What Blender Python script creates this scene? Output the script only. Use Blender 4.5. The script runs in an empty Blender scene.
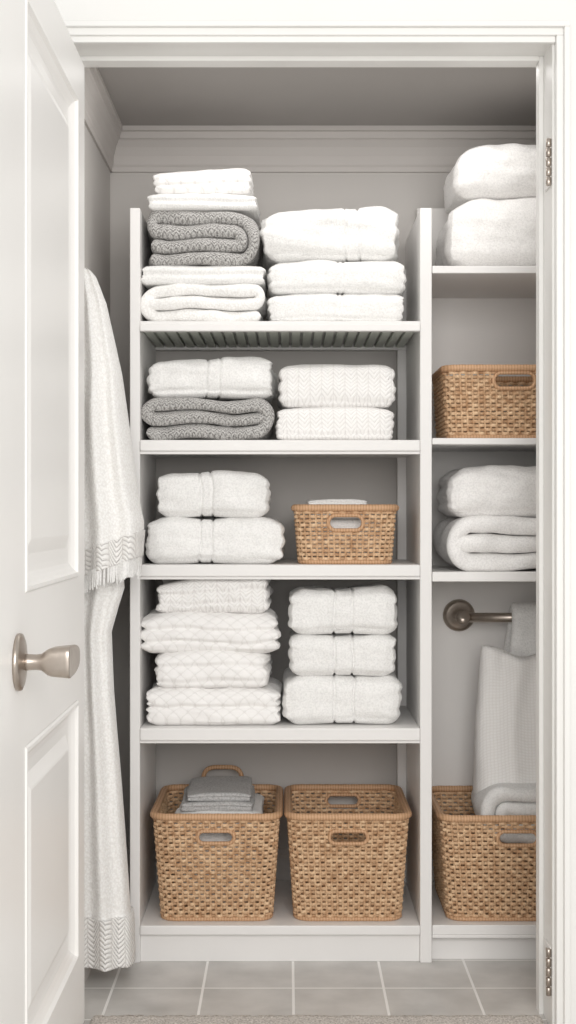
import bpy, bmesh, math, random
from mathutils import Vector, Matrix, noise
random.seed(7)
C = bpy.context.scene.collection
CAMZ = 1.075

# ------------------------------------------------------------ helpers
def lin(c):
    out=[]
    for v in c:
        v/=255.0
        out.append(v/12.92 if v<=0.04045 else ((v+0.055)/1.055)**2.4)
    return (out[0],out[1],out[2],1)

class NB:
    def __init__(s,name,rough=0.6,metal=0.0,spec=0.5):
        s.m=bpy.data.materials.new(name); s.m.use_nodes=True
        s.t=s.m.node_tree; s.b=s.t.nodes['Principled BSDF']
        s.b.inputs['Roughness'].default_value=rough
        s.b.inputs['Metallic'].default_value=metal
        s.b.inputs['Specular IOR Level'].default_value=spec
        s.co=s.t.nodes.new('ShaderNodeTexCoord').outputs['Object']
    def n(s,t,**k):
        x=s.t.nodes.new(t)
        for a,v in k.items(): setattr(x,a,v)
        return x
    def l(s,a,b): s.t.links.new(a,b)
    def noise(s,scale,detail=3,vec=None):
        x=s.n('ShaderNodeTexNoise'); x.inputs['Scale'].default_value=scale; x.inputs['Detail'].default_value=detail
        s.l(vec or s.co,x.inputs['Vector']); return x.outputs['Fac']
    def ramp(s,f,c0,c1,p0=0.3,p1=0.7):
        r=s.n('ShaderNodeValToRGB'); e=r.color_ramp.elements
        e[0].position=p0; e[1].position=p1; e[0].color=c0; e[1].color=c1
        s.l(f,r.inputs['Fac']); return r.outputs['Color']
    def math(s,op,a,b=None):
        x=s.n('ShaderNodeMath',operation=op)
        for i,v in enumerate((a,b)):
            if v is None: continue
            if isinstance(v,(int,float)): x.inputs[i].default_value=v
            else: s.l(v,x.inputs[i])
        return x.outputs[0]
    def bump(s,h,strength=0.5,dist=0.002):
        x=s.n('ShaderNodeBump'); x.inputs['Strength'].default_value=strength; x.inputs['Distance'].default_value=dist
        s.l(h,x.inputs['Height']); s.l(x.outputs['Normal'],s.b.inputs['Normal'])
    def col(s,c): s.l(c,s.b.inputs['Base Color'])

def paint(name,c,rough=0.5,var=4,bump=0.08):
    b=NB(name,rough,spec=0.35)
    c2=[max(0,v-var) for v in c]
    b.col(b.ramp(b.noise(3,4),lin(c2),lin(c)))
    b.bump(b.noise(180,2),bump,0.001)
    return b.m

def fabric(name,c,kind='terry',dark=None,bs=0.6):
    b=NB(name,0.95,spec=0.1)
    b.b.inputs['Sheen Weight'].default_value=0.08
    nv=b.n('ShaderNodeTexNoise'); nv.inputs['Scale'].default_value=18; b.l(b.co,nv.inputs['Vector'])
    vm=b.n('ShaderNodeVectorMath',operation='MULTIPLY_ADD'); b.l(nv.outputs['Color'],vm.inputs[0]); vm.inputs[1].default_value=(0.006,0.006,0.006); b.l(b.co,vm.inputs[2])
    sep=b.n('ShaderNodeSeparateXYZ'); b.l(vm.outputs[0],sep.inputs[0])
    u=sep.outputs[0]; v=b.math('ADD',sep.outputs[2],sep.outputs[1])
    dark=dark or [q-16 for q in c]
    fine=b.noise(330,2)
    if kind=='terry':
        b.col(b.ramp(b.noise(230,3),lin(dark),lin(c),0.3,0.6)); b.bump(b.noise(260,3),0.6,0.003)
    elif kind=='chunky':
        vo=b.n('ShaderNodeTexVoronoi'); vo.inputs['Scale'].default_value=190; b.l(b.co,vo.inputs['Vector'])
        h=b.math('SUBTRACT',1.0,vo.outputs['Distance'])
        b.col(b.ramp(h,lin(dark),lin(c),0.3,0.7)); b.bump(h,0.45,0.003)
    elif kind=='speckle':
        vo=b.n('ShaderNodeTexVoronoi'); vo.inputs['Scale'].default_value=300; b.l(b.co,vo.inputs['Vector'])
        zig=b.math('PINGPONG',u,0.007)
        w=b.math('ABSOLUTE',b.math('SINE',b.math('MULTIPLY',b.math('ADD',v,zig),math.pi/0.0085)))
        h=b.math('ADD',b.math('MULTIPLY',w,0.38),b.math('MULTIPLY',b.math('SUBTRACT',1.0,vo.outputs['Distance']),0.62))
        b.col(b.ramp(h,lin(dark),lin(c),0.2,0.85)); b.bump(h,0.9,0.004)
    else:
        if kind=='diamond':
            k=math.pi/0.034
            h=b.math('MULTIPLY',b.math('ABSOLUTE',b.math('SINE',b.math('MULTIPLY',b.math('ADD',u,v),k))),b.math('ABSOLUTE',b.math('SINE',b.math('MULTIPLY',b.math('SUBTRACT',u,v),k))))
            h=b.math('POWER',h,0.35); d=0.005
        elif kind=='waffle':
            k=math.pi/0.0085
            h=b.math('MULTIPLY',b.math('ABSOLUTE',b.math('SINE',b.math('MULTIPLY',u,k))),b.math('ABSOLUTE',b.math('SINE',b.math('MULTIPLY',v,k)))); d=0.003
        elif kind=='cable':
            zig=b.math('PINGPONG',b.math('MULTIPLY',u,1.0),0.014)
            w=b.math('MULTIPLY',b.math('ADD',v,b.math('MULTIPLY',zig,1.1)),math.pi/0.011)
            h=b.math('MULTIPLY',b.math('POWER',b.math('ABSOLUTE',b.math('SINE',w)),0.6),b.math('POWER',b.math('ABSOLUTE',b.math('SINE',b.math('MULTIPLY',u,math.pi/0.028))),0.35)); d=0.005
        hh=b.math('ADD',b.math('MULTIPLY',h,0.75),b.math('MULTIPLY',fine,0.35))
        b.bump(hh,bs,d)
        b.col(b.ramp(hh,lin(dark),lin(c),0.1,0.6))
    return b.m

def link(ob,parent=None):
    C.objects.link(ob)
    if parent:
        ob.parent=parent; ob.matrix_parent_inverse=Matrix.Translation(parent.location).inverted()
    return ob
def empty(name,loc):
    e=bpy.data.objects.new(name,None); e.location=loc; e.empty_display_size=0.05
    C.objects.link(e); return e
def mesh(name,vs,fs,mat,parent=None,smooth=True,extra=None):
    me=bpy.data.meshes.new(name); me.from_pydata([tuple(v) for v in vs],[],fs); me.update()
    bm=bmesh.new(); bm.from_mesh(me); bmesh.ops.recalc_face_normals(bm,faces=bm.faces); bm.to_mesh(me); bm.free()
    for p in me.polygons: p.use_smooth=smooth
    me.materials.append(mat)
    return link(bpy.data.objects.new(name,me),parent)
def box(name,x0,x1,y0,y1,z0,z1,mat,parent=None,bev=0.0015):
    bm=bmesh.new(); bmesh.ops.create_cube(bm,size=1)
    for v in bm.verts:
        v.co=Vector(((x0+x1)/2+v.co.x*(x1-x0),(y0+y1)/2+v.co.y*(y1-y0),(z0+z1)/2+v.co.z*(z1-z0)))
    if bev: bmesh.ops.bevel(bm,geom=bm.edges[:],offset=bev,segments=2,affect='EDGES',profile=0.5)
    me=bpy.data.meshes.new(name); bm.to_mesh(me); bm.free(); me.materials.append(mat)
    return link(bpy.data.objects.new(name,me),parent)
def prism(name,prof,axis,a,b,mat,parent=None):
    vs=[]
    for t in (a,b):
        for p,z in prof: vs.append((t,p,z) if axis=='x' else (p,t,z))
    n=len(prof); fs=[[i,(i+1)%n,n+(i+1)%n,n+i] for i in range(n)]+[list(range(n)),list(range(n,2*n))[::-1]]
    return mesh(name,vs,fs,mat,parent,smooth=False)
def lathe(name,prof,origin,axis,mat,parent=None,n=40):
    ax=Vector(axis).normalized(); t=Vector((0,0,1)) if abs(ax.z)<0.9 else Vector((1,0,0))
    e1=ax.cross(t).normalized(); e2=ax.cross(e1); o=Vector(origin); vs=[];fs=[]
    for d,r in prof:
        for k in range(n):
            a=2*math.pi*k/n; vs.append(o+ax*d+(e1*math.cos(a)+e2*math.sin(a))*r)
    for i in range(len(prof)-1):
        for k in range(n):
            fs.append([i*n+k,i*n+(k+1)%n,(i+1)*n+(k+1)%n,(i+1)*n+k])
    fs.append(list(range(n))); fs.append([ (len(prof)-1)*n+k for k in range(n)][::-1])
    return mesh(name,vs,fs,mat,parent)

# ------------------------------------------------------------ materials
M_wall=paint('wall_paint_greige',(203,199,195),0.85)
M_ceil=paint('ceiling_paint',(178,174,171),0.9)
M_crown=paint('crown_paint',(205,200,196),0.7)
M_white=paint('white_trim_paint',(240,239,236),0.4)
M_door=paint('door_paint',(252,250,247),0.38,2)
M_unit=paint('shelf_paint',(240,238,236),0.45)
M_unit2=paint('side_panel_paint',(240,237,234),0.5)
M_slat=paint('slat_paint',(214,218,208),0.5)
M_terry=fabric('terry_white',(250,249,247))
M_diam=fabric('quilted_white',(252,250,248),'diamond',(233,230,227),0.5)
M_waf=fabric('waffle_white',(254,252,250),'waffle',(244,241,238),0.25)
M_cab=fabric('cable_white',(252,250,248),'cable',(230,227,224),0.5)
M_bold=fabric('cuff_knit_white',(252,250,247),'cable',(222,218,214),0.9)
M_chunk=fabric('chunky_white',(253,252,250),'chunky',(242,240,237))
M_knit=fabric('knit_grey',(220,218,215),'speckle',(130,127,125))
M_grey=fabric('terry_grey',(200,199,198),'terry',(166,165,164))
M_cream=fabric('terry_soft_white',(250,248,246),'terry')

b=NB('rattan',0.6,spec=0.25)
f=b.noise(60,4); b.col(b.ramp(f,lin((188,147,111)),lin((235,202,165)),0.3,0.65)); b.bump(b.noise(300,2),0.3,0.001); M_rat=b.m
b=NB('rattan_rim',0.5,spec=0.3)
w=b.n('ShaderNodeTexWave'); w.inputs['Scale'].default_value=45; w.inputs['Distortion'].default_value=2; b.l(b.co,w.inputs['Vector'])
b.col(b.ramp(w.outputs['Fac'],lin((188,146,110)),lin((210,170,134)),0.0,0.7)); b.bump(w.outputs['Fac'],0.2,0.0015); M_rim=b.m
b=NB('brushed_nickel',0.34,metal=1.0)
b.col(b.ramp(b.noise(40,2),lin((174,163,153)),lin((190,180,170)))); M_met=b.m
b=NB('floor_tile',0.35,spec=0.4)
mp=b.n('ShaderNodeMapping'); mp.inputs['Location'].default_value=(-0.012+2.04,-3.274+4.08,0); b.l(b.co,mp.inputs['Vector'])
br=b.n('ShaderNodeTexBrick'); br.offset=0; br.squash=1
br.inputs['Scale'].default_value=1; br.inputs['Brick Width'].default_value=0.204; br.inputs['Row Height'].default_value=0.204
br.inputs['Mortar Size'].default_value=0.0032; br.inputs['Mortar Smooth'].default_value=0.2
br.inputs['Mortar'].default_value=lin((246,244,241)); b.l(mp.outputs[0],br.inputs['Vector'])
cc=b.ramp(b.noise(9,5),lin((188,185,181)),lin((214,211,207)),0.3,0.7)
b.l(cc,br.inputs['Color1']); b.l(cc,br.inputs['Color2']); b.col(br.outputs['Color'])
b.bump(b.math('SUBTRACT',1.0,br.outputs['Fac']),0.3,0.001); M_tile=b.m
b=NB('rug_wool',0.95,spec=0.1)
b.col(b.ramp(b.noise(220,3),lin((182,174,166)),lin((228,221,214)),0.35,0.65)); b.bump(b.noise(200,3),0.9,0.006); M_rug=b.m

# ------------------------------------------------------------ room
XL,XR=-0.478,0.78; YB=3.90; ZC=2.10
YF0,YF1=3.0,3.18; OL,OR,OT=-0.464,0.547,2.050
box('floor',-1.6,1.6,0.3,YB+0.1,-0.05,0,M_tile,bev=0)
box('ceiling',XL-0.1,XR+0.1,YF1,YB+0.1,ZC,ZC+0.08,M_ceil,bev=0)
box('wall_back',XL-0.1,XR+0.1,YB,YB+0.1,0,ZC,M_wall,bev=0)
box('wall_left',XL-0.1,XL,YF1,YB,0,ZC,M_wall,bev=0)
box('wall_right',XR,XR+0.1,YF1,YB,0,ZC,M_wall,bev=0)
wf=empty('wall_front',(0,3.09,0))
box('wall_front_left_part',-1.6,OL,YF0,YF1,0,2.6,M_white,wf,0)
box('wall_front_right_part',OR,1.6,YF0,YF1,0,2.6,M_white,wf,0)
box('wall_front_header',OL,OR,YF0,YF1,OT,2.6,M_white,wf,0)
def casing(name,pieces):
    e=empty(name,(0,2.99,0))
    for i,p in enumerate(pieces): box('step_%d'%(i+1),*p,M_white,e,0.002)
w=0.03
casing('trim_1',[(OL-w,OR+w,2.975,3.0,OT+0.004,OT+0.030),(OL-w,OR+w,2.962,2.975,OT+0.018,OT+0.030),(OL-0.004,OR+0.004,2.985,3.0,OT-0.008,OT+0.006)])
casing('trim_2',[(OR+0.004,OR+0.03,2.975,3.0,0,OT+0.004),(OR+0.018,OR+0.03,2.962,2.975,0,OT+0.018)])
casing('trim_3',[(OL-0.030,OL-0.004,2.975,3.0,0,OT+0.004)])
box('trim_4',OR-0.010,OR,3.10,3.14,0,OT,M_white)
box('trim_5',OL,OR-0.010,3.10,3.14,OT-0.010,OT,M_white)
pr=[(0,0),(0,-0.112),(-0.008,-0.112),(-0.010,-0.100),(-0.014,-0.094),(-0.017,-0.072),(-0.026,-0.050),(-0.038,-0.034),(-0.044,-0.030),(-0.046,-0.014),(-0.054,-0.012),(-0.054,0)]
prism('trim_6',[(YB+p,ZC+z) for p,z in pr],'x',XL,XR,M_crown)
pl=[(p*0.72,z) for p,z in pr]
prism('trim_7',[(XL-p,ZC+z) for p,z in pl],'y',YF1,YB,M_crown)
prism('trim_8',[(XR+p,ZC+z) for p,z in pl],'y',YF1,YB,M_crown)
bb=[(0,0),(0,0.17),(-0.006,0.17),(-0.010,0.155),(-0.016,0.145),(-0.016,0)]
prism('baseboard_back',[(YB+p,z) for p,z in bb],'x',XL,XR,M_crown)
prism('baseboard_left',[(XL-p,z) for p,z in bb],'y',YF1,YB,M_crown)
vs=[];fs=[];nx,ny=120,60
for j in range(ny+1):
    for i in range(nx+1):
        x=-0.417+0.955*i/nx; y=2.42+0.65*j/ny
        e=min(i,nx-i,j,ny-j); z=0.013 if e>0 else 0.001
        z+=0.003*noise.noise(Vector((x*90,y*90,0))) if e>0 else 0
        vs.append((x,y,z))
for j in range(ny):
    for i in range(nx):
        a=j*(nx+1)+i; fs.append([a,a+1,a+nx+2,a+nx+1])
mesh('doorway_rug',vs,fs,M_rug)

# ------------------------------------------------------------ door
dr=empty('door_1',(-0.44,2.54,1.0))
DX=-0.42; D0,D1=2.08,2.992; DZ0,DZ1=0.025,1.995
py0,py1=2.315,2.895
box('core',-0.458,DX-0.018,D0,D1,DZ0,DZ1,M_door,dr,0.001)
def fr(n,a,b_,c,d): box(n,DX-0.020,DX,a,b_,c,d,M_door,dr,0.0006)
fr('stile_lock',D0,py0,DZ0,DZ1); fr('stile_hinge',py1,D1,DZ0,DZ1)
fr('rail_bottom',py0,py1,DZ0,0.18); fr('rail_lock',py0,py1,0.70,0.945); fr('rail_top',py0,py1,1.905,DZ1)
def panel(n,z0,z1):
    prof=[(0,0.0),(0.004,0.003),(0.010,0.003),(0.014,-0.004),(0.022,-0.010),(0.030,-0.014),(0.040,-0.015),(0.060,-0.015),(0.082,-0.006),(0.086,-0.005)]
    vs=[];fs=[]
    for ins,x in prof:
        for (y,z) in ((py0+ins,z0+ins),(py1-ins,z0+ins),(py1-ins,z1-ins),(py0+ins,z1-ins)): vs.append((DX+x,y,z))
    for i in range(len(prof)-1):
        for k in range(4): fs.append([i*4+k,i*4+(k+1)%4,(i+1)*4+(k+1)%4,(i+1)*4+k])
    k=(len(prof)-1)*4; fs.append([k,k+1,k+2,k+3])
    mesh(n,vs,fs,M_door,dr,smooth=False)
panel('panel_upper',0.945,1.905); panel('panel_lower',0.18,0.70)
ky,kz=2.250,0.842
lathe('handle_rosette',[(0,0.044),(0.003,0.045),(0.007,0.044),(0.009,0.039),(0.010,0.028),(0.013,0.018)],(DX,ky,kz),(1,0,0),M_met,dr)
vs=[];fs=[];K=44
prof=[(0.010,0.014,0),(0.018,0.0125,0),(0.030,0.0120,0),(0.038,0.0132,0.004),(0.043,0.0168,0.03),(0.048,0.0202,0.055),(0.054,0.0222,0.070),(0.064,0.0232,0.080),(0.076,0.0243,0.085),(0.0815,0.0248,0.086),(0.0828,0.0242,0.085),(0.083,0.021,0.080),(0.083,0.001,0.03)]
for d,rz,ext in prof:
    flat=min(1,ext/0.06)
    for k in range(K):
        g=2*math.pi*k/K; c,s_=math.cos(g),math.sin(g)
        pw=1-0.45*flat
        y=(rz*0.7*flat+rz*(1-flat))*math.copysign(abs(c)**pw,c)+(ext if c>0 else 0)*abs(c)**0.5
        taper=1-0.30*max(0,c)*(ext/0.09)
        vs.append((DX+d,ky+y,kz+rz*math.copysign(abs(s_)**pw,s_)*taper))
for i in range(len(prof)-1):
    for k in range(K): fs.append([i*K+k,i*K+(k+1)%K,(i+1)*K+(k+1)%K,(i+1)*K+k])
fs.append(list(range(K)));fs.append([(len(prof)-1)*K+k for k in range(K)])
mesh('handle_lever',vs,fs,M_met,dr)
for i,z in enumerate((1.803,0.12)):
    h=empty('door_hinge' if i==0 else 'door_hinge.001',(OR,3.04,z))
    box('leaf',OR-0.003,OR,3.012,3.075,z-0.05,z+0.05,M_unit2,h,0.001)
    for k in range(5):
        lathe('knuckle_%d'%(k+1),[(0,0.004),(0.001,0.0055),(0.017,0.0055),(0.018,0.004)],(OR-0.0055,3.013,z-0.05+k*0.020),(0,0,1),M_met,h,16)
    for k in (-0.035,-0.012,0.012,0.035):
        lathe('screw',[(0,0.0045),(0.0012,0.004),(0.0014,0.001)],(OR-0.003,3.05,z+k),(-1,0,0),M_met,h,12)

# ------------------------------------------------------------ shelving unit
U0,U1=3.456,3.876
un=empty('shelving_unit',(0,3.66,0))
box('side_panel_left',-0.377,-0.353,U0,U1,0,1.80,M_unit,un,0.002)
box('side_panel_right',0.315,0.343,U0,U1,0,1.80,M_unit,un,0.002)
box('rear_post',0.291,0.315,U1-0.02,U1,0.09,1.72,M_unit,un,0.002)
SH={'a':(1.506,1.530),'b':(1.220,1.2466),'c':(0.921,0.949),'d':(0.530,0.560),'e':(0.067,0.090)}
for k in 'bcde':
    z0,z1=SH[k]; box('shelf_'+k,-0.353,0.315,U0-0.004,U1,z0,z1,M_unit,un,0.003)
for k in 'bcd':
    z0,z1=SH[k]; box('lip_'+k,-0.353,0.315,U0+0.004,U0+0.02,z0-0.007,z0,M_unit,un,0.001)
z0,z1=SH['a']
box('shelf_a_board',-0.353,0.315,U0,U1,z1-0.008,z1,M_unit,un,0.001)
box('shelf_a_front',-0.353,0.315,U0-0.004,U0+0.022,z0,z1-0.008,M_unit,un,0.002)
box('shelf_a_rear',-0.353,0.315,U1-0.022,U1,z0,z1-0.008,M_unit,un,0.002)
n=24
for i in range(n):
    x=-0.350+0.664*i/n; box('slat_%d'%i,x,x+0.0205,U0+0.022,U1-0.022,z0+0.006,z1-0.008,M_slat,un,0.001)
box('plinth',-0.353,0.315,U0+0.012,U0+0.03,0,0.067,M_unit,un,0.001)
rt=empty('side_shelf_tower',(0.56,3.66,0))
box('back_panel',0.344,XR-0.001,U1-0.012,U1+0.006,0,1.885,M_unit2,rt,0.002)
for i,(z0,z1) in enumerate(((1.644,1.662),(1.236,1.2514),(0.909,0.932),(0.067,0.090))):
    box('board_%d'%(i+1),0.344,XR-0.001,U0,U1-0.012,z0,z1,M_unit,rt,0.002)
box('plinth',0.344,XR-0.001,U0+0.03,U0+0.045,0,0.067,M_unit,rt,0.001)
box('bottom_lip',0.344,XR-0.001,U0-0.002,U0+0.01,0.060,0.067,M_unit,rt,0.001)

# ------------------------------------------------------------ towels
def slab(name,x0,x1,y0,y1,z0,z1,mat,parent,seed=0,r=None,amp=0.004,creases=(),cw=0.05,cd=0.005,bands=(),droop=0.004,tilt=0.0,taper=0.0,nx=130,ny=40,nz=28,ragged=0.006,ends=(0.33,0.66)):
    cx,cy,cz=(x0+x1)/2,(y0+y1)/2,(z0+z1)/2; hx,hy,hz=(x1-x0)/2,(y1-y0)/2,(z1-z0)/2
    r=hz*0.72 if r is None else min(r,hz*0.95)
    idx={};vs=[];fs=[]
    sv=Vector((seed*3.7,seed*1.9,seed*5.3))
    def v(i,j,k):
        key=(i,j,k)
        if key in idx: return idx[key]
        p=Vector(((2*i/nx-1)*hx,(2*j/ny-1)*hy,(2*k/nz-1)*hz))
        q=Vector((max(-hx+r,min(hx-r,p.x)),max(-hy+r,min(hy-r,p.y)),max(-hz+r,min(hz-r,p.z))))
        d=(p-q); d=d.normalized() if d.length>1e-9 else Vector((0,0,1))
        o=q+d*r
        sq=0.38
        o.x+= (p.x-o.x)*sq; o.y+=(p.y-o.y)*0.15
        zf=(o.z/hz+1)/2; xf=o.x/hx
        hd=Vector((d.x,d.y,0))
        wob=0.07*noise.noise(Vector((o.x*7,o.y*9,seed)))
        for c in creases:
            o-=hd*cd*math.exp(-((zf-c-wob)/cw)**2)
        if abs(d.x)>0.3:
            for c in ends:
                o.x-=d.x*cd*0.9*math.exp(-((zf-c-wob)/0.06)**2)
            o.x+=math.copysign(ragged,d.x)*noise.noise(Vector((math.copysign(5,d.x),o.y*6,round(zf*3)*3.1+seed)))*abs(d.x)
        for (bx,bw,bd) in bands:
            t=(o.x+cx-bx)+0.003*noise.noise(Vector((0,o.y*12,o.z*20+seed)))
            o-=d*bd*(math.exp(-((t-bw/2)/0.0026)**2)+math.exp(-((t+bw/2)/0.0026)**2))
            o-=d*bd*0.7*math.exp(-(t/(bw*1.2+0.006))**2)
        w=o+sv
        g=noise.noise_vector(w*7)*amp*1.6+noise.noise_vector(w*22)*amp*0.7
        g+=d*amp*0.6*noise.noise(Vector((w.x*10+w.z*30,w.y*10,w.z*45)))
        g.z*=0.35+0.65*max(0,zf) if zf>0.12 else 0.0
        o=o+g
        if zf>0.5: o.z-=droop*(abs(xf)**3)*(zf-0.5)*2
        o.z+=tilt*(xf)*zf*0.5
        o.x*=1-taper*zf
        o.z=max(o.z,-hz)
        idx[key]=len(vs); vs.append((o.x+cx,o.y+cy,o.z+cz)); return idx[key]
    for i in range(nx):
        for j in range(ny):
            for k in (0,nz): fs.append([v(i,j,k),v(i+1,j,k),v(i+1,j+1,k),v(i,j+1,k)])
        for k in range(nz):
            for j in (0,ny): fs.append([v(i,j,k),v(i+1,j,k),v(i+1,j,k+1),v(i,j,k+1)])
    for j in range(ny):
        for k in range(nz):
            for i in (0,nx): fs.append([v(i,j,k),v(i,j+1,k),v(i,j+1,k+1),v(i,j,k+1)])
    return mesh(name,vs,fs,mat,parent)

def folded(name,x0,x1,y0,y1,z0,z1,mat,parent,order,seed=0,start=1,amp=0.003,endin=0.012):
    n=len(order); p=(z1-z0)/n; th=p*0.95
    side=start; turnsL=[];turnsR=[]
    for a,b_ in zip(order[:-1],order[1:]):
        side=-side; (turnsR if side>0 else turnsL).append(abs(a-b_)*p/2)
    RL=max(turnsL or [0]); RR=max(turnsR or [0])
    zl=lambda k:z0+p*(k+0.5)
    pts=[]; step=0.004
    xa=x0+RL+th/2; xb=x1-RR-th/2
    if not turnsR: xb=x1-endin
    side=start
    cur=(x1-endin if start>0 else x0+endin)
    rnd=random.Random(seed)
    for i,k in enumerate(order):
        last=i==n-1; tgt_side=-side
        if last: tgt=(x1-endin-rnd.random()*0.012) if tgt_side>0 else (x0+endin+rnd.random()*0.012)
        else: tgt=xb if tgt_side>0 else xa
        m=max(2,int(abs(tgt-cur)/step))
        for q in range(m): pts.append((cur+(tgt-cur)*q/m,zl(k)))
        if last: pts.append((tgt,zl(k)))
        else:
            k2=order[i+1]; R=(zl(k2)-zl(k))/2; zc=(zl(k2)+zl(k))/2; m=max(8,int(math.pi*abs(R)/step))
            for q in range(m):
                a=math.pi*q/m; pts.append((tgt+tgt_side*abs(R)*math.sin(a),zc-R*math.cos(a)))
            cur=tgt
        side=tgt_side
    d=y1-y0; sec=[]
    for q in range(9):
        a=math.pi*q/8; sec.append((math.cos(a)*1.0,-math.sin(a),0))
    for q in range(1,12): sec.append((-1,0,q/12))
    for q in range(9):
        a=math.pi*q/8; sec.append((-math.cos(a),math.sin(a),1))
    for q in range(1,12): sec.append((1,0,1-q/12))
    ns=len(sec); vs=[];fs=[]; N=len(pts); s=0
    tot=sum(math.dist(pts[i],pts[i+1]) for i in range(N-1))
    for i,(x,z) in enumerate(pts):
        a=pts[max(0,i-1)]; c=pts[min(N-1,i+1)]
        tx,tz=c[0]-a[0],c[1]-a[1]; L=math.hypot(tx,tz) or 1; nx_,nz_=-tz/L,tx/L
        if i: s+=math.dist(pts[i-1],pts[i])
        e=min(s,tot-s); t=1.0 if e>th/2 else math.sqrt(max(0.02,1-(1-e/(th/2))**2))
        fy=0.008*noise.noise(Vector((x*12,z*25,seed)))+0.005*noise.noise(Vector((s*20,0,seed+3)))
        for (o,fb,l) in sec:
            yy=(y0+th/2+fy) + (d-th)*l + fb*th/2*1.0
            hh=o*th/2*t
            P=Vector((x+nx_*hh,yy,z+nz_*hh))
            g=noise.noise_vector(P*9+Vector((seed,0,0)))*amp
            lump=0.0018*noise.noise(Vector((s*30,P.y*20,seed)))*o
            P+=Vector((g.x*1.5+nx_*lump,g.y,g.z*1.1+nz_*lump)); P.z=max(P.z,z0)
            vs.append(P)
    for i in range(N-1):
        for k in range(ns): fs.append([i*ns+k,i*ns+(k+1)%ns,(i+1)*ns+(k+1)%ns,(i+1)*ns+k])
    fs.append(list(range(ns))); fs.append([(N-1)*ns+k for k in range(ns)][::-1])
    return mesh(name,vs,fs,mat,parent)

S=1/412.0
X=lambda px:(px-288)*S
def stack(name,base,items,depth=0.30,y0=3.478):
    e=empty(name,((X(items[0]['x'][0])+X(items[0]['x'][1]))/2,y0+depth/2,base))
    z=base
    for i,it in enumerate(items):
        x0,x1=X(it['x'][0]),X(it['x'][1]); h=it['h']*S
        k=dict(it.get('k',{})); yy=y0+it.get('dy',0)
        fn='towel_%d'%(i+1)
        if it.get('fold'): folded(fn,x0,x1,yy,yy+depth,z,z+h,it['m'],e,it['fold'],seed=it['s'],**k)
        else: slab(fn,x0,x1,yy,yy+depth,z-0.001,z+h,it['m'],e,seed=it['s'],**k)
        z+=h-0.0015
    return e
B=lambda px,w=0.020,d=0.005:(X(px),w,d)
N1='folded_towel_stack'
stack(N1,1.530,[
 dict(x=(142,267),h=39,m=M_chunk,s=1,fold=[0,2,1],k=dict(start=1,amp=0.007)),
 dict(x=(141,266),h=19,m=M_terry,s=2,k=dict(creases=(0.5,),cw=0.12)),
 dict(x=(145,262),h=56,m=M_knit,s=3,fold=[0,3,2,1],k=dict(start=-1,amp=0.013)),
 dict(x=(149,258),h=16,m=M_terry,s=4,k=dict(creases=(0.5,),cw=0.12)),
 dict(x=(153,251),h=25,m=M_diam,s=5,k=dict(tilt=0.010,creases=(0.4,)))])
stack(N1+'.001',1.530,[
 dict(x=(267,405),h=30,m=M_terry,s=6,k=dict(bands=[B(340,0.010,0.003)],creases=(0.15,))),
 dict(x=(268,405),h=33,m=M_terry,s=7,k=dict(bands=[B(341,0.012,0.003)],creases=(0.12,))),
 dict(x=(262,400),h=52,m=M_terry,s=8,dy=-0.004,k=dict(bands=[B(354,0.034,0.005)],amp=0.008,droop=0.006,creases=(0.12,),tilt=0.006,ragged=0.014))])
stack(N1+'.002',1.2466,[
 dict(x=(143,275),h=43,m=M_knit,s=9,fold=[0,2,1],k=dict(start=-1,amp=0.011)),
 dict(x=(149,274),h=40,m=M_terry,s=10,k=dict(bands=[B(214,0.030,0.005)],amp=0.007,creases=(0.15,),ragged=0.014))])
stack(N1+'.003',1.2466,[
 dict(x=(276,395),h=34,m=M_cab,s=11,k=dict(creases=(0.2,),r=0.026)),
 dict(x=(279,395),h=43,m=M_cab,s=12,k=dict(creases=(0.1,),r=0.028))])
stack(N1+'.004',0.949,[
 dict(x=(146,284),h=47,m=M_terry,s=13,k=dict(bands=[B(207,0.028,0.006)],amp=0.006,creases=(0.1,),r=0.040)),
 dict(x=(157,269),h=45,m=M_terry,s=14,k=dict(bands=[B(207,0.026,0.006)],amp=0.006,creases=(0.1,),r=0.038))])
stack(N1+'.005',0.560,[
 dict(x=(147,282),h=38,m=M_diam,s=15,k=dict(creases=(0.5,),cw=0.05,cd=0.010,amp=0.006)),
 dict(x=(157,270),h=35,m=M_diam,s=16,k=dict(creases=(0.2,0.6),cw=0.06,amp=0.007)),
 dict(x=(140,278),h=40,m=M_diam,s=17,k=dict(creases=(0.3,0.62),cw=0.05,cd=0.008,amp=0.007)),
 dict(x=(159,269),h=38,m=M_cab,s=18,k=dict(creases=(0.3,0.6),cw=0.05,amp=0.009,tilt=0.02,droop=0.008))])
stack(N1+'.006',0.560,[
 dict(x=(283,400),h=49,m=M_terry,s=19,k=dict(bands=[B(343,0.046,0.006)],creases=(0.1,),amp=0.006,r=0.042)),
 dict(x=(290,398),h=42,m=M_terry,s=20,k=dict(bands=[B(343,0.046,0.006)],creases=(0.1,),amp=0.005,r=0.037)),
 dict(x=(289,398),h=46,m=M_terry,s=21,k=dict(bands=[B(343,0.044,0.006)],amp=0.006,creases=(0.12,),r=0.040))])
stack('folded_blanket_stack',1.662,[
 dict(x=(446,596),h=72,m=M_cream,s=22,k=dict(amp=0.006,r=0.062,droop=0.012,creases=(0.08,),taper=0.05,cd=0.004,ragged=0.002,ends=())),
 dict(x=(453,590),h=55,m=M_cream,s=23,k=dict(amp=0.006,r=0.058,droop=0.018,taper=0.07,cd=0.004,ragged=0.002,ends=()))],depth=0.34)
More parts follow.
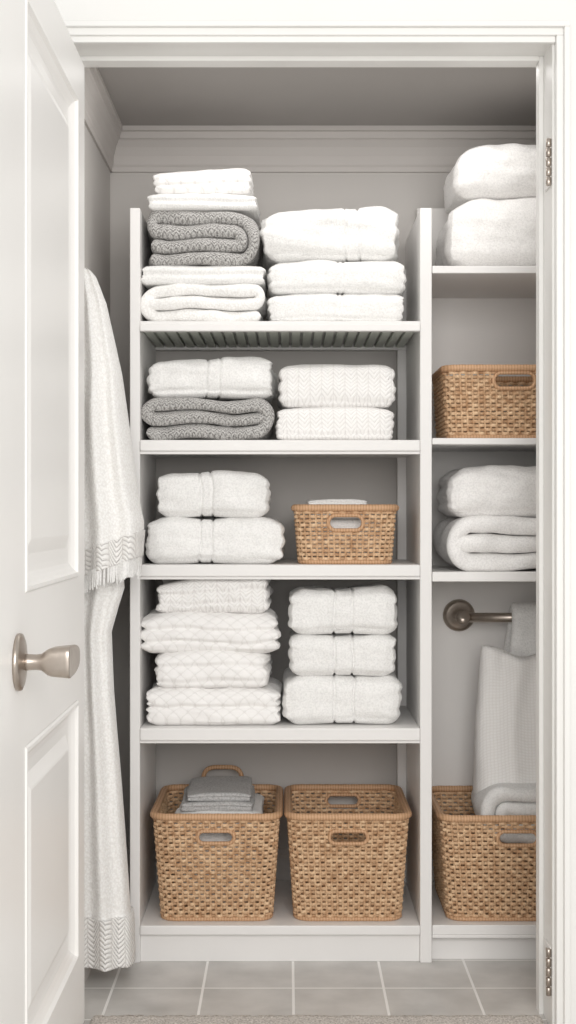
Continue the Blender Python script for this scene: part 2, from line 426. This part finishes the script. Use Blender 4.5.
stack('folded_blanket_stack.001',0.932,[
 dict(x=(445,596),h=54,m=M_cream,s=24,fold=[0,2,1],k=dict(start=1,amp=0.009)),
 dict(x=(446,592),h=50,m=M_cream,s=25,k=dict(amp=0.007,droop=0.008,creases=(0.12,),r=0.05))],depth=0.32)

# ------------------------------------------------------------ baskets
def rr(u,a,b_,r):
    s=[a-r, math.pi/2*r, 2*(b_-r), math.pi/2*r, 2*(a-r), math.pi/2*r, 2*(b_-r), math.pi/2*r, a-r]
    T=sum(s); t=(u%1.0)*T; i=0
    while i<8 and t>s[i]: t-=s[i]; i+=1
    A,Bq=a-r,b_-r
    if i==0: return t,-b_,0,-1
    if i==2: return a,-Bq+t,1,0
    if i==4: return A-t,b_,0,1
    if i==6: return -a,Bq-t,-1,0
    if i==8: return -A+t,-b_,0,-1
    cx,cy,st={1:(A,-Bq,-90),3:(A,Bq,0),5:(-A,Bq,90),7:(-A,-Bq,180)}[i]
    g=math.radians(st)+t/r
    return cx+r*math.cos(g),cy+r*math.sin(g),math.cos(g),math.sin(g)
def basket(name,xc,yc,z0,h,wt,wb,dt,db,hole_f=None,hole_b=None,arch=False):
    e=empty(name,(xc,yc,z0)); r=0.035
    a=lambda t:(wb+(wt-wb)*t)/2
    bb_=lambda t:(db+(dt-db)*t)/2
    per=2*(wt+dt)-8*r+2*math.pi*r
    NS=int(per/0.0145)//2*2; rows=int((h-0.012)/0.0100); sub=6
    def inhole(x,y,z,ex=0.0):
        for hb,sg in ((hole_f,-1),(hole_b,1)):
            if hb and y*sg>0.5*bb_(0.5):
                zc,hw,hh=hb
                dx=max(0,abs(x)-(hw-hh)); 
                if math.hypot(dx,z-zc)<hh+ex: return True
        return False
    vs=[];fs=[];K=6
    for q in range(rows):
        z=0.008+(h-0.020)*(q+0.5)/rows; t=z/h; M=NS*sub
        ring=[]
        for i in range(M+1):
            u=i/M; x,y,nx_,ny_=rr(u,a(t),bb_(t),r)
            if inhole(x,y,z,0.002): ring.append(None); continue
            ph=math.sin(math.pi*(u*NS)+math.pi*q)
            off=0.0042*ph
            zz=0.0009*noise.noise(Vector((x*60,y*60,q)))
            start=len(vs)
            for k in range(K):
                g=2*math.pi*k/K
                vs.append((xc+x+nx_*(off+0.0022*math.cos(g)),yc+y+ny_*(off+0.0022*math.cos(g)),z0+z+zz+0.0046*math.sin(g)))
            ring.append(start)
        for i in range(M):
            s0,s1=ring[i],ring[i+1]
            if s0 is None or s1 is None: continue
            for k in range(K): fs.append([s0+k,s0+(k+1)%K,s1+(k+1)%K,s1+k])
    mesh('weave',vs,fs,M_rat,e)
    vs=[];fs=[]
    for i in range(NS):
        u=(i)/NS; prev=None
        for q in range(31):
            z=h*q/30; t=z/h; x,y,nx_,ny_=rr(u,a(t),bb_(t),r)
            if inhole(x,y,z): prev=None; continue
            st=len(vs)
            for k in range(5):
                g=2*math.pi*k/5; tx,ty=-ny_,nx_
                vs.append((xc+x+nx_*0.0020*math.cos(g)+tx*0.0026*math.sin(g),yc+y+ny_*0.0020*math.cos(g)+ty*0.0026*math.sin(g),z0+z))
            if prev is not None:
                for k in range(5): fs.append([prev+k,prev+(k+1)%5,st+(k+1)%5,st+k])
            prev=st
    mesh('stakes',vs,fs,M_rat,e)
    def ringtube(nm,t,rad,zz,mat,out=0.0,rv=None):
        rv=rv or rad; vs=[];fs=[];M=220;K=12
        for i in range(M):
            x,y,nx_,ny_=rr(i/M,a(t),bb_(t),r)
            tw=1+0.03*math.sin(i*math.pi*0.5)
            for k in range(K):
                g=2*math.pi*k/K; c=out+rad*tw*math.cos(g)
                vs.append((xc+x+nx_*c,yc+y+ny_*c,z0+zz+rv*tw*math.sin(g)))
        for i in range(M):
            j=(i+1)%M
            for k in range(K): fs.append([i*K+k,i*K+(k+1)%K,j*K+(k+1)%K,j*K+k])
        mesh(nm,vs,fs,mat,e)
    ringtube('rim',1,0.0095,h-0.006,M_rim,0.002,0.0085)
    ringtube('foot_band',0.0,0.0050,0.0052,M_rim,0.001)
    vs=[];M=80
    for zq in (0.003,0.007):
        for i in range(M):
            x,y,_,_=rr(i/M,a(0)-0.003,bb_(0)-0.003,r); vs.append((xc+x,yc+y,z0+zq))
    fs=[list(range(M)),list(range(M,2*M))]+[[i,(i+1)%M,M+(i+1)%M,M+i] for i in range(M)]
    mesh('base',vs,fs,M_rat,e,smooth=False)
    for hb,sg,nm in ((hole_f,-1,'grip_front'),(hole_b,1,'grip_back')):
        if not hb: continue
        zc,hw,hh=hb; t=zc/h; vs=[];fs=[];M=64;K=8
        slope=(bb_(1)-bb_(0))/h
        for i in range(M):
            g=2*math.pi*i/M; cx=(hw-hh)*(1 if math.cos(g)>0 else -1)
            nxx,nzz=math.cos(g),math.sin(g)
            px=cx+hh*nxx; pz=zc+hh*nzz
            yb=sg*(bb_(t)+slope*(pz-zc)+0.003)
            for k in range(K):
                q=2*math.pi*k/K
                vs.append((xc+px+nxx*0.0048*math.cos(q),yc+yb+sg*0.0068*math.sin(q),z0+pz+nzz*0.0048*math.cos(q)))
        for i in range(M):
            j=(i+1)%M
            for k in range(K): fs.append([i*K+k,i*K+(k+1)%K,j*K+(k+1)%K,j*K+k])
        mesh(nm,vs,fs,M_rim,e)
    if arch:
        vs=[];fs=[];K=10;P=[]
        for i in range(31):
            g=math.pi*i/30; c,s_=math.cos(g),math.sin(g)
            P.append(Vector((xc+0.052*math.copysign(abs(c)**0.5,c),yc+bb_(1),z0+h-0.012+0.060*abs(s_)**0.5)))
        for i,p in enumerate(P):
            d=(P[min(30,i+1)]-P[max(0,i-1)]).normalized(); nn=Vector((-d.z,0,d.x))
            for k in range(K):
                g=2*math.pi*k/K; vs.append(p+nn*0.006*math.cos(g)+Vector((0,1,0))*0.006*math.sin(g))
        for i in range(30):
            for k in range(K): fs.append([i*K+k,i*K+(k+1)%K,(i+1)*K+(k+1)%K,(i+1)*K+k])
        mesh('arched_handle',vs,fs,M_rim,e)
    return e
Wn='wicker_basket'
BA=basket(Wn,-0.173,3.652,0.09,0.262,0.298,0.262,0.37,0.32,hole_f=(0.207,0.044,0.0150),arch=True)
BB=basket(Wn+'.001',0.145,3.652,0.09,0.262,0.286,0.252,0.37,0.32,hole_f=(0.207,0.046,0.0155),hole_b=(0.222,0.044,0.015))
BC=basket(Wn+'.002',0.139,3.62,0.949,0.142,0.240,0.218,0.26,0.24,hole_f=(0.100,0.042,0.018))
BD=basket(Wn+'.003',0.545,3.64,1.2514,0.176,0.332,0.312,0.30,0.28,hole_f=(0.140,0.050,0.019))
BE=basket(Wn+'.004',0.550,3.652,0.09,0.258,0.360,0.322,0.37,0.32,hole_f=(0.204,0.048,0.017))
def inbasket(name,parts):
    e=empty(name,((parts[0][0]+parts[0][1])/2,(parts[0][2]+parts[0][3])/2,parts[0][4]))
    for i,(x0,x1,y0,y1,z0,z1,m,s,cr) in enumerate(parts):
        slab('cloth_%d'%(i+1),x0,x1,y0,y1,z0,z1,m,e,seed=s,amp=0.003,creases=cr,cw=0.07,cd=0.004,nx=50,ny=40,nz=16)
inbasket('folded_washcloths',[(-0.285,-0.062,3.52,3.78,0.10,0.296,M_cream,31,(0.3,0.6)),
 (-0.276,-0.064,3.51,3.78,0.295,0.346,M_terry,32,(0.5,)),
 (-0.262,-0.085,3.525,3.78,0.345,0.368,M_grey,33,(0.5,)),
 (-0.250,-0.090,3.54,3.77,0.367,0.388,M_grey,34,(0.5,))])
inbasket('folded_hand_towel',[(0.045,0.232,3.53,3.71,0.960,1.060,M_cream,35,(0.3,0.6)),(0.052,0.200,3.535,3.70,1.059,1.088,M_terry,36,(0.5,)),(0.046,0.192,3.54,3.69,1.087,1.107,M_terry,37,(0.5,))])

# ------------------------------------------------------------ towel bar + hanging towel (right)
tb=empty('towel_bar',(0.60,3.82,0.80)); bz=0.800; by=3.78
for i,x in enumerate((0.455,0.745)):
    lathe('rosette_%d'%(i+1),[(0,0.040),(0.004,0.043),(0.010,0.041),(0.014,0.032),(0.016,0.020),(0.022,0.014),(0.070,0.013),(0.080,0.018),(0.098,0.019),(0.104,0.015),(0.105,0)],(x,3.864,bz),(0,-1,0),M_met,tb)
lathe('bar',[(0,0.0125),(0.29,0.0125)],(0.455,by,bz),(1,0,0),M_met,tb)
ht=empty('hanging_hand_towel',(0.62,3.74,0.5))
def drape(name,x0,x1,zbot_f,zbot_b,th,mat,parent,flare=0.0,seed=0):
    R=0.014+th/2; path=[]
    n=24
    for i in range(n): path.append((by-R-0.030*math.sin(math.pi*min(1,i/n*1.0)),zbot_f+(bz-zbot_f)*i/n))
    for i in range(13): g=math.pi*i/12; path.append((by-R*math.cos(g),bz+R*math.sin(g)))
    for i in range(1,n+1): path.append((by+R,bz-(bz-zbot_b)*i/n))
    vs=[];fs=[];NX=40;N=len(path)
    for side in (1,-1):
        for i,(y,z) in enumerate(path):
            a=path[max(0,i-1)];c=path[min(N-1,i+1)]; ty,tz=c[0]-a[0],c[1]-a[1];L=math.hypot(ty,tz); ny_,nz_=-tz/L,ty/L
            fl=flare*max(0,(bz-z))
            for k in range(NX+1):
                f_=k/NX; x=x0-fl+(x1-x0+2*fl)*f_
                edge=min(1,math.sqrt(max(0.03,1-(1-min(f_,1-f_)/0.12)**2)) if min(f_,1-f_)<0.12 else 1)
                g=0.006*noise.noise(Vector((x*25,z*5,seed)))
                vs.append((x,y+side*ny_*th/2*edge+g*(0 if z>bz-0.01 else 1),z+side*nz_*th/2*edge))
    W=NX+1
    for s_ in (0,1):
        o=s_*N*W
        for i in range(N-1):
            for k in range(NX): fs.append([o+i*W+k,o+i*W+k+1,o+(i+1)*W+k+1,o+(i+1)*W+k])
    o=N*W
    for i in range(N-1):
        for k in (0,NX): fs.append([i*W+k,(i+1)*W+k,o+(i+1)*W+k,o+i*W+k])
    for i in (0,N-1):
        for k in range(NX): fs.append([i*W+k,i*W+k+1,o+i*W+k+1,o+i*W+k])
    mesh(name,vs,fs,mat,parent)
drape('loop_over_bar',0.580,0.690,0.64,0.62,0.026,M_terry,ht,0.15,2)
# slouchy pouch of cloth under the loop, gathered in soft vertical folds
vs=[];fs=[];nt=120;nz=100
for i in range(nz+1):
    f_=i/nz; z=0.738-0.40*f_
    ed=min(1,math.sqrt(max(0.0,1-(1-min(f_/0.04,1))**2))*0.75+0.25)
    xl_=0.492-0.020*f_-0.006*math.sin(math.pi*f_); xr_=0.716
    w_=(xr_-xl_)/2*(0.96+0.04*ed); cx=(xr_+xl_)/2; ryy=(0.026+0.055*min(1,f_*1.2))*ed
    for k in range(nt):
        g=2*math.pi*k/nt; c,s_=math.cos(g),math.sin(g)
        cc=math.copysign(abs(c)**0.7,c); ss=math.copysign(abs(s_)**0.85,s_)
        fold=0.009*abs(s_)*math.sin(9*cc+2*f_+2.5*noise.noise(Vector((cc*1.5,z*4,4))))*(1-0.5*f_)
        y=3.682+ryy*ss+fold
        sag=0.034*math.exp(-((cc+0.05)/0.5)**2)*(1-f_)**4
        zz=z-sag+0.005*noise.noise(Vector((cx+w_*cc*8,z*20,1)))
        vs.append((cx+w_*cc+0.004*noise.noise(Vector((cc*2,z*12,9))),min(y,3.752),zz))
for i in range(nz):
    for k in range(nt): fs.append([i*nt+k,i*nt+(k+1)%nt,(i+1)*nt+(k+1)%nt,(i+1)*nt+k])
fs.append(list(range(nt))); fs.append([nz*nt+k for k in range(nt)][::-1])
mesh('towel_body',vs,fs,M_waf,ht)
folded('towel_rolled_end',0.470,0.715,3.545,3.765,0.262,0.402,M_terry,ht,[0,3,2,1],seed=42,start=1,amp=0.012)

# ------------------------------------------------------------ hanging robe (left)
def interp(tab,z):
    tab=sorted(tab)
    if z<=tab[0][0]: return tab[0][1]
    for (a,va),(c,vc) in zip(tab[:-1],tab[1:]):
        if z<=c: 
            t=(z-a)/(c-a)
            return va+(vc-va)*t
    return tab[-1][1]
def hang(name,ztop,zbot,right,xl,cy,ry,mat,parent,slope=0.0,pleats=5,seed=0,nz=110,nt=120,pa=0.010):
    vs=[];fs=[]
    for i in range(nz+1):
        f_=i/nz; z=ztop+(zbot-ztop)*f_; xr=interp(right,z)
        w=(xr-xl)/2; cx=(xr+xl)/2
        grow=min(1,0.35+f_*1.4) if nz>50 else 1.0; close=math.sqrt(max(0.0,min(1,(f_)/0.03)))*0.9+0.1
        for k in range(nt):
            g=2*math.pi*k/nt; c,s_=math.cos(g),math.sin(g)
            cc=math.copysign(abs(c)**0.75,c); ss=math.copysign(abs(s_)**0.8,s_)
            xx=cx+w*cc*close; yy=cy+ry*grow*ss*close
            yy+=math.copysign(1,s_)*abs(s_)*pa*grow*math.sin(pleats*math.pi*cc+1.3*seed+1.5*noise.noise(Vector((0,z*3,seed))))
            yy+=0.004*noise.noise(Vector((xx*25,yy*25,z*9)))
            zz=z+slope*(f_**4 if nz>50 else 1.0)*(xx-xl)
            vs.append((max(xx,xl),yy,zz))
    for i in range(nz):
        for k in range(nt): fs.append([i*nt+k,i*nt+(k+1)%nt,(i+1)*nt+(k+1)%nt,(i+1)*nt+k])
    fs.append(list(range(nt))); fs.append([nz*nt+k for k in range(nt)][::-1])
    mesh(name,vs,fs,mat,parent)
    return vs[nz*nt:]
hr=empty('hanging_bathrobe',(-0.43,3.31,0.8)); hw=hr
hang('robe_skirt',1.10,0.150,[(0.1,-0.358),(0.20,-0.364),(0.45,-0.382),(0.66,-0.400),(0.80,-0.405),(0.86,-0.388),(0.90,-0.375),(1.2,-0.39)],-0.4755,3.32,0.062,M_chunk,hr,pleats=2,seed=1,pa=0.012)
hang('skirt_knit_cuff',0.165,0.048,[(0.04,-0.350),(0.14,-0.352),(0.17,-0.357)],-0.4755,3.32,0.070,M_bold,hr,pleats=2,seed=1,nz=24,pa=0.012)
hem=hang('robe_sleeve',1.630,0.955,[(0.93,-0.343),(0.99,-0.329),(1.02,-0.329),(1.05,-0.334),(1.10,-0.342),(1.22,-0.356),(1.39,-0.379),(1.55,-0.414),(1.63,-0.445)],-0.4755,3.30,0.090,M_chunk,hw,slope=0.35,pleats=2.2,seed=2,pa=0.014)
hang('sleeve_knit_cuff',0.985,0.925,[(0.9,-0.333),(0.99,-0.3255)],-0.4755,3.30,0.096,M_bold,hw,slope=0.35,pleats=2.2,seed=2,pa=0.014,nz=20)
vs=[];fs=[]
for q in range(0,len(hem)):
    x,y,z=hem[q]; z-=0.026
    L=0.045+0.016*noise.noise(Vector((q*1.7,0,0)))
    b0=len(vs)
    for f_,rd in ((0,0.0036),(0.5,0.0034),(1,0.0018)):
        for k in range(5):
            g=2*math.pi*k/5; vs.append((max(-0.4765,x+rd*math.cos(g)+0.003*f_*noise.noise(Vector((q*2.1,1,0)))),y+rd*math.sin(g),z+0.003-L*f_))
    for a in (0,5):
        for k in range(5): fs.append([b0+a+k,b0+a+(k+1)%5,b0+a+5+(k+1)%5,b0+a+5+k])
mesh('fringe',vs,fs,M_terry,hw)
hk=empty('wall_hook',(-0.47,3.30,1.63))
lathe('hook_plate',[(0,0.018),(0.004,0.018),(0.006,0.014)],(XL,3.30,1.612),(1,0,0),M_met,hk)
lathe('hook_arm',[(0.004,0.006),(0.018,0.005),(0.022,0.007),(0.026,0.002)],(XL,3.30,1.612),(1,0,0.3),M_met,hk,20)

# ------------------------------------------------------------ lights / world / camera
def area(name,loc,target,sx,sy,power,col=(1,0.985,0.965)):
    l=bpy.data.lights.new(name,'AREA'); l.shape='RECTANGLE'; l.size=sx; l.size_y=sy; l.energy=power; l.color=col
    o=bpy.data.objects.new(name,l); o.location=loc
    o.rotation_euler=(Vector(target)-Vector(loc)).to_track_quat('-Z','Y').to_euler(); C.objects.link(o)
area('room_fill_light',(0.40,-0.5,1.75),(0.1,3.6,1.0),1.9,1.5,68)  # unseen fill added behind the camera to brighten door and lower shelves
area('closet_fill_light',(0.12,3.30,2.085),(0.12,3.45,0),0.9,0.16,2.0)  # no fixture modelled; fill hidden behind the header, added to brighten the interior
w=bpy.data.worlds.new('world'); bpy.context.scene.world=w; w.use_nodes=True
w.node_tree.nodes['Background'].inputs[0].default_value=(1,0.99,0.973,1)
w.node_tree.nodes['Background'].inputs[1].default_value=0.71
cam=bpy.data.cameras.new('camera'); co=bpy.data.objects.new('camera',cam); C.objects.link(co)
co.location=(0,0,CAMZ); co.rotation_euler=(math.pi/2,0,0)
cam.sensor_fit='VERTICAL'; cam.sensor_height=36; cam.lens=36*1450/1024
cam.clip_start=0.05
bpy.context.scene.camera=co
bpy.context.scene.view_settings.view_transform='Standard'
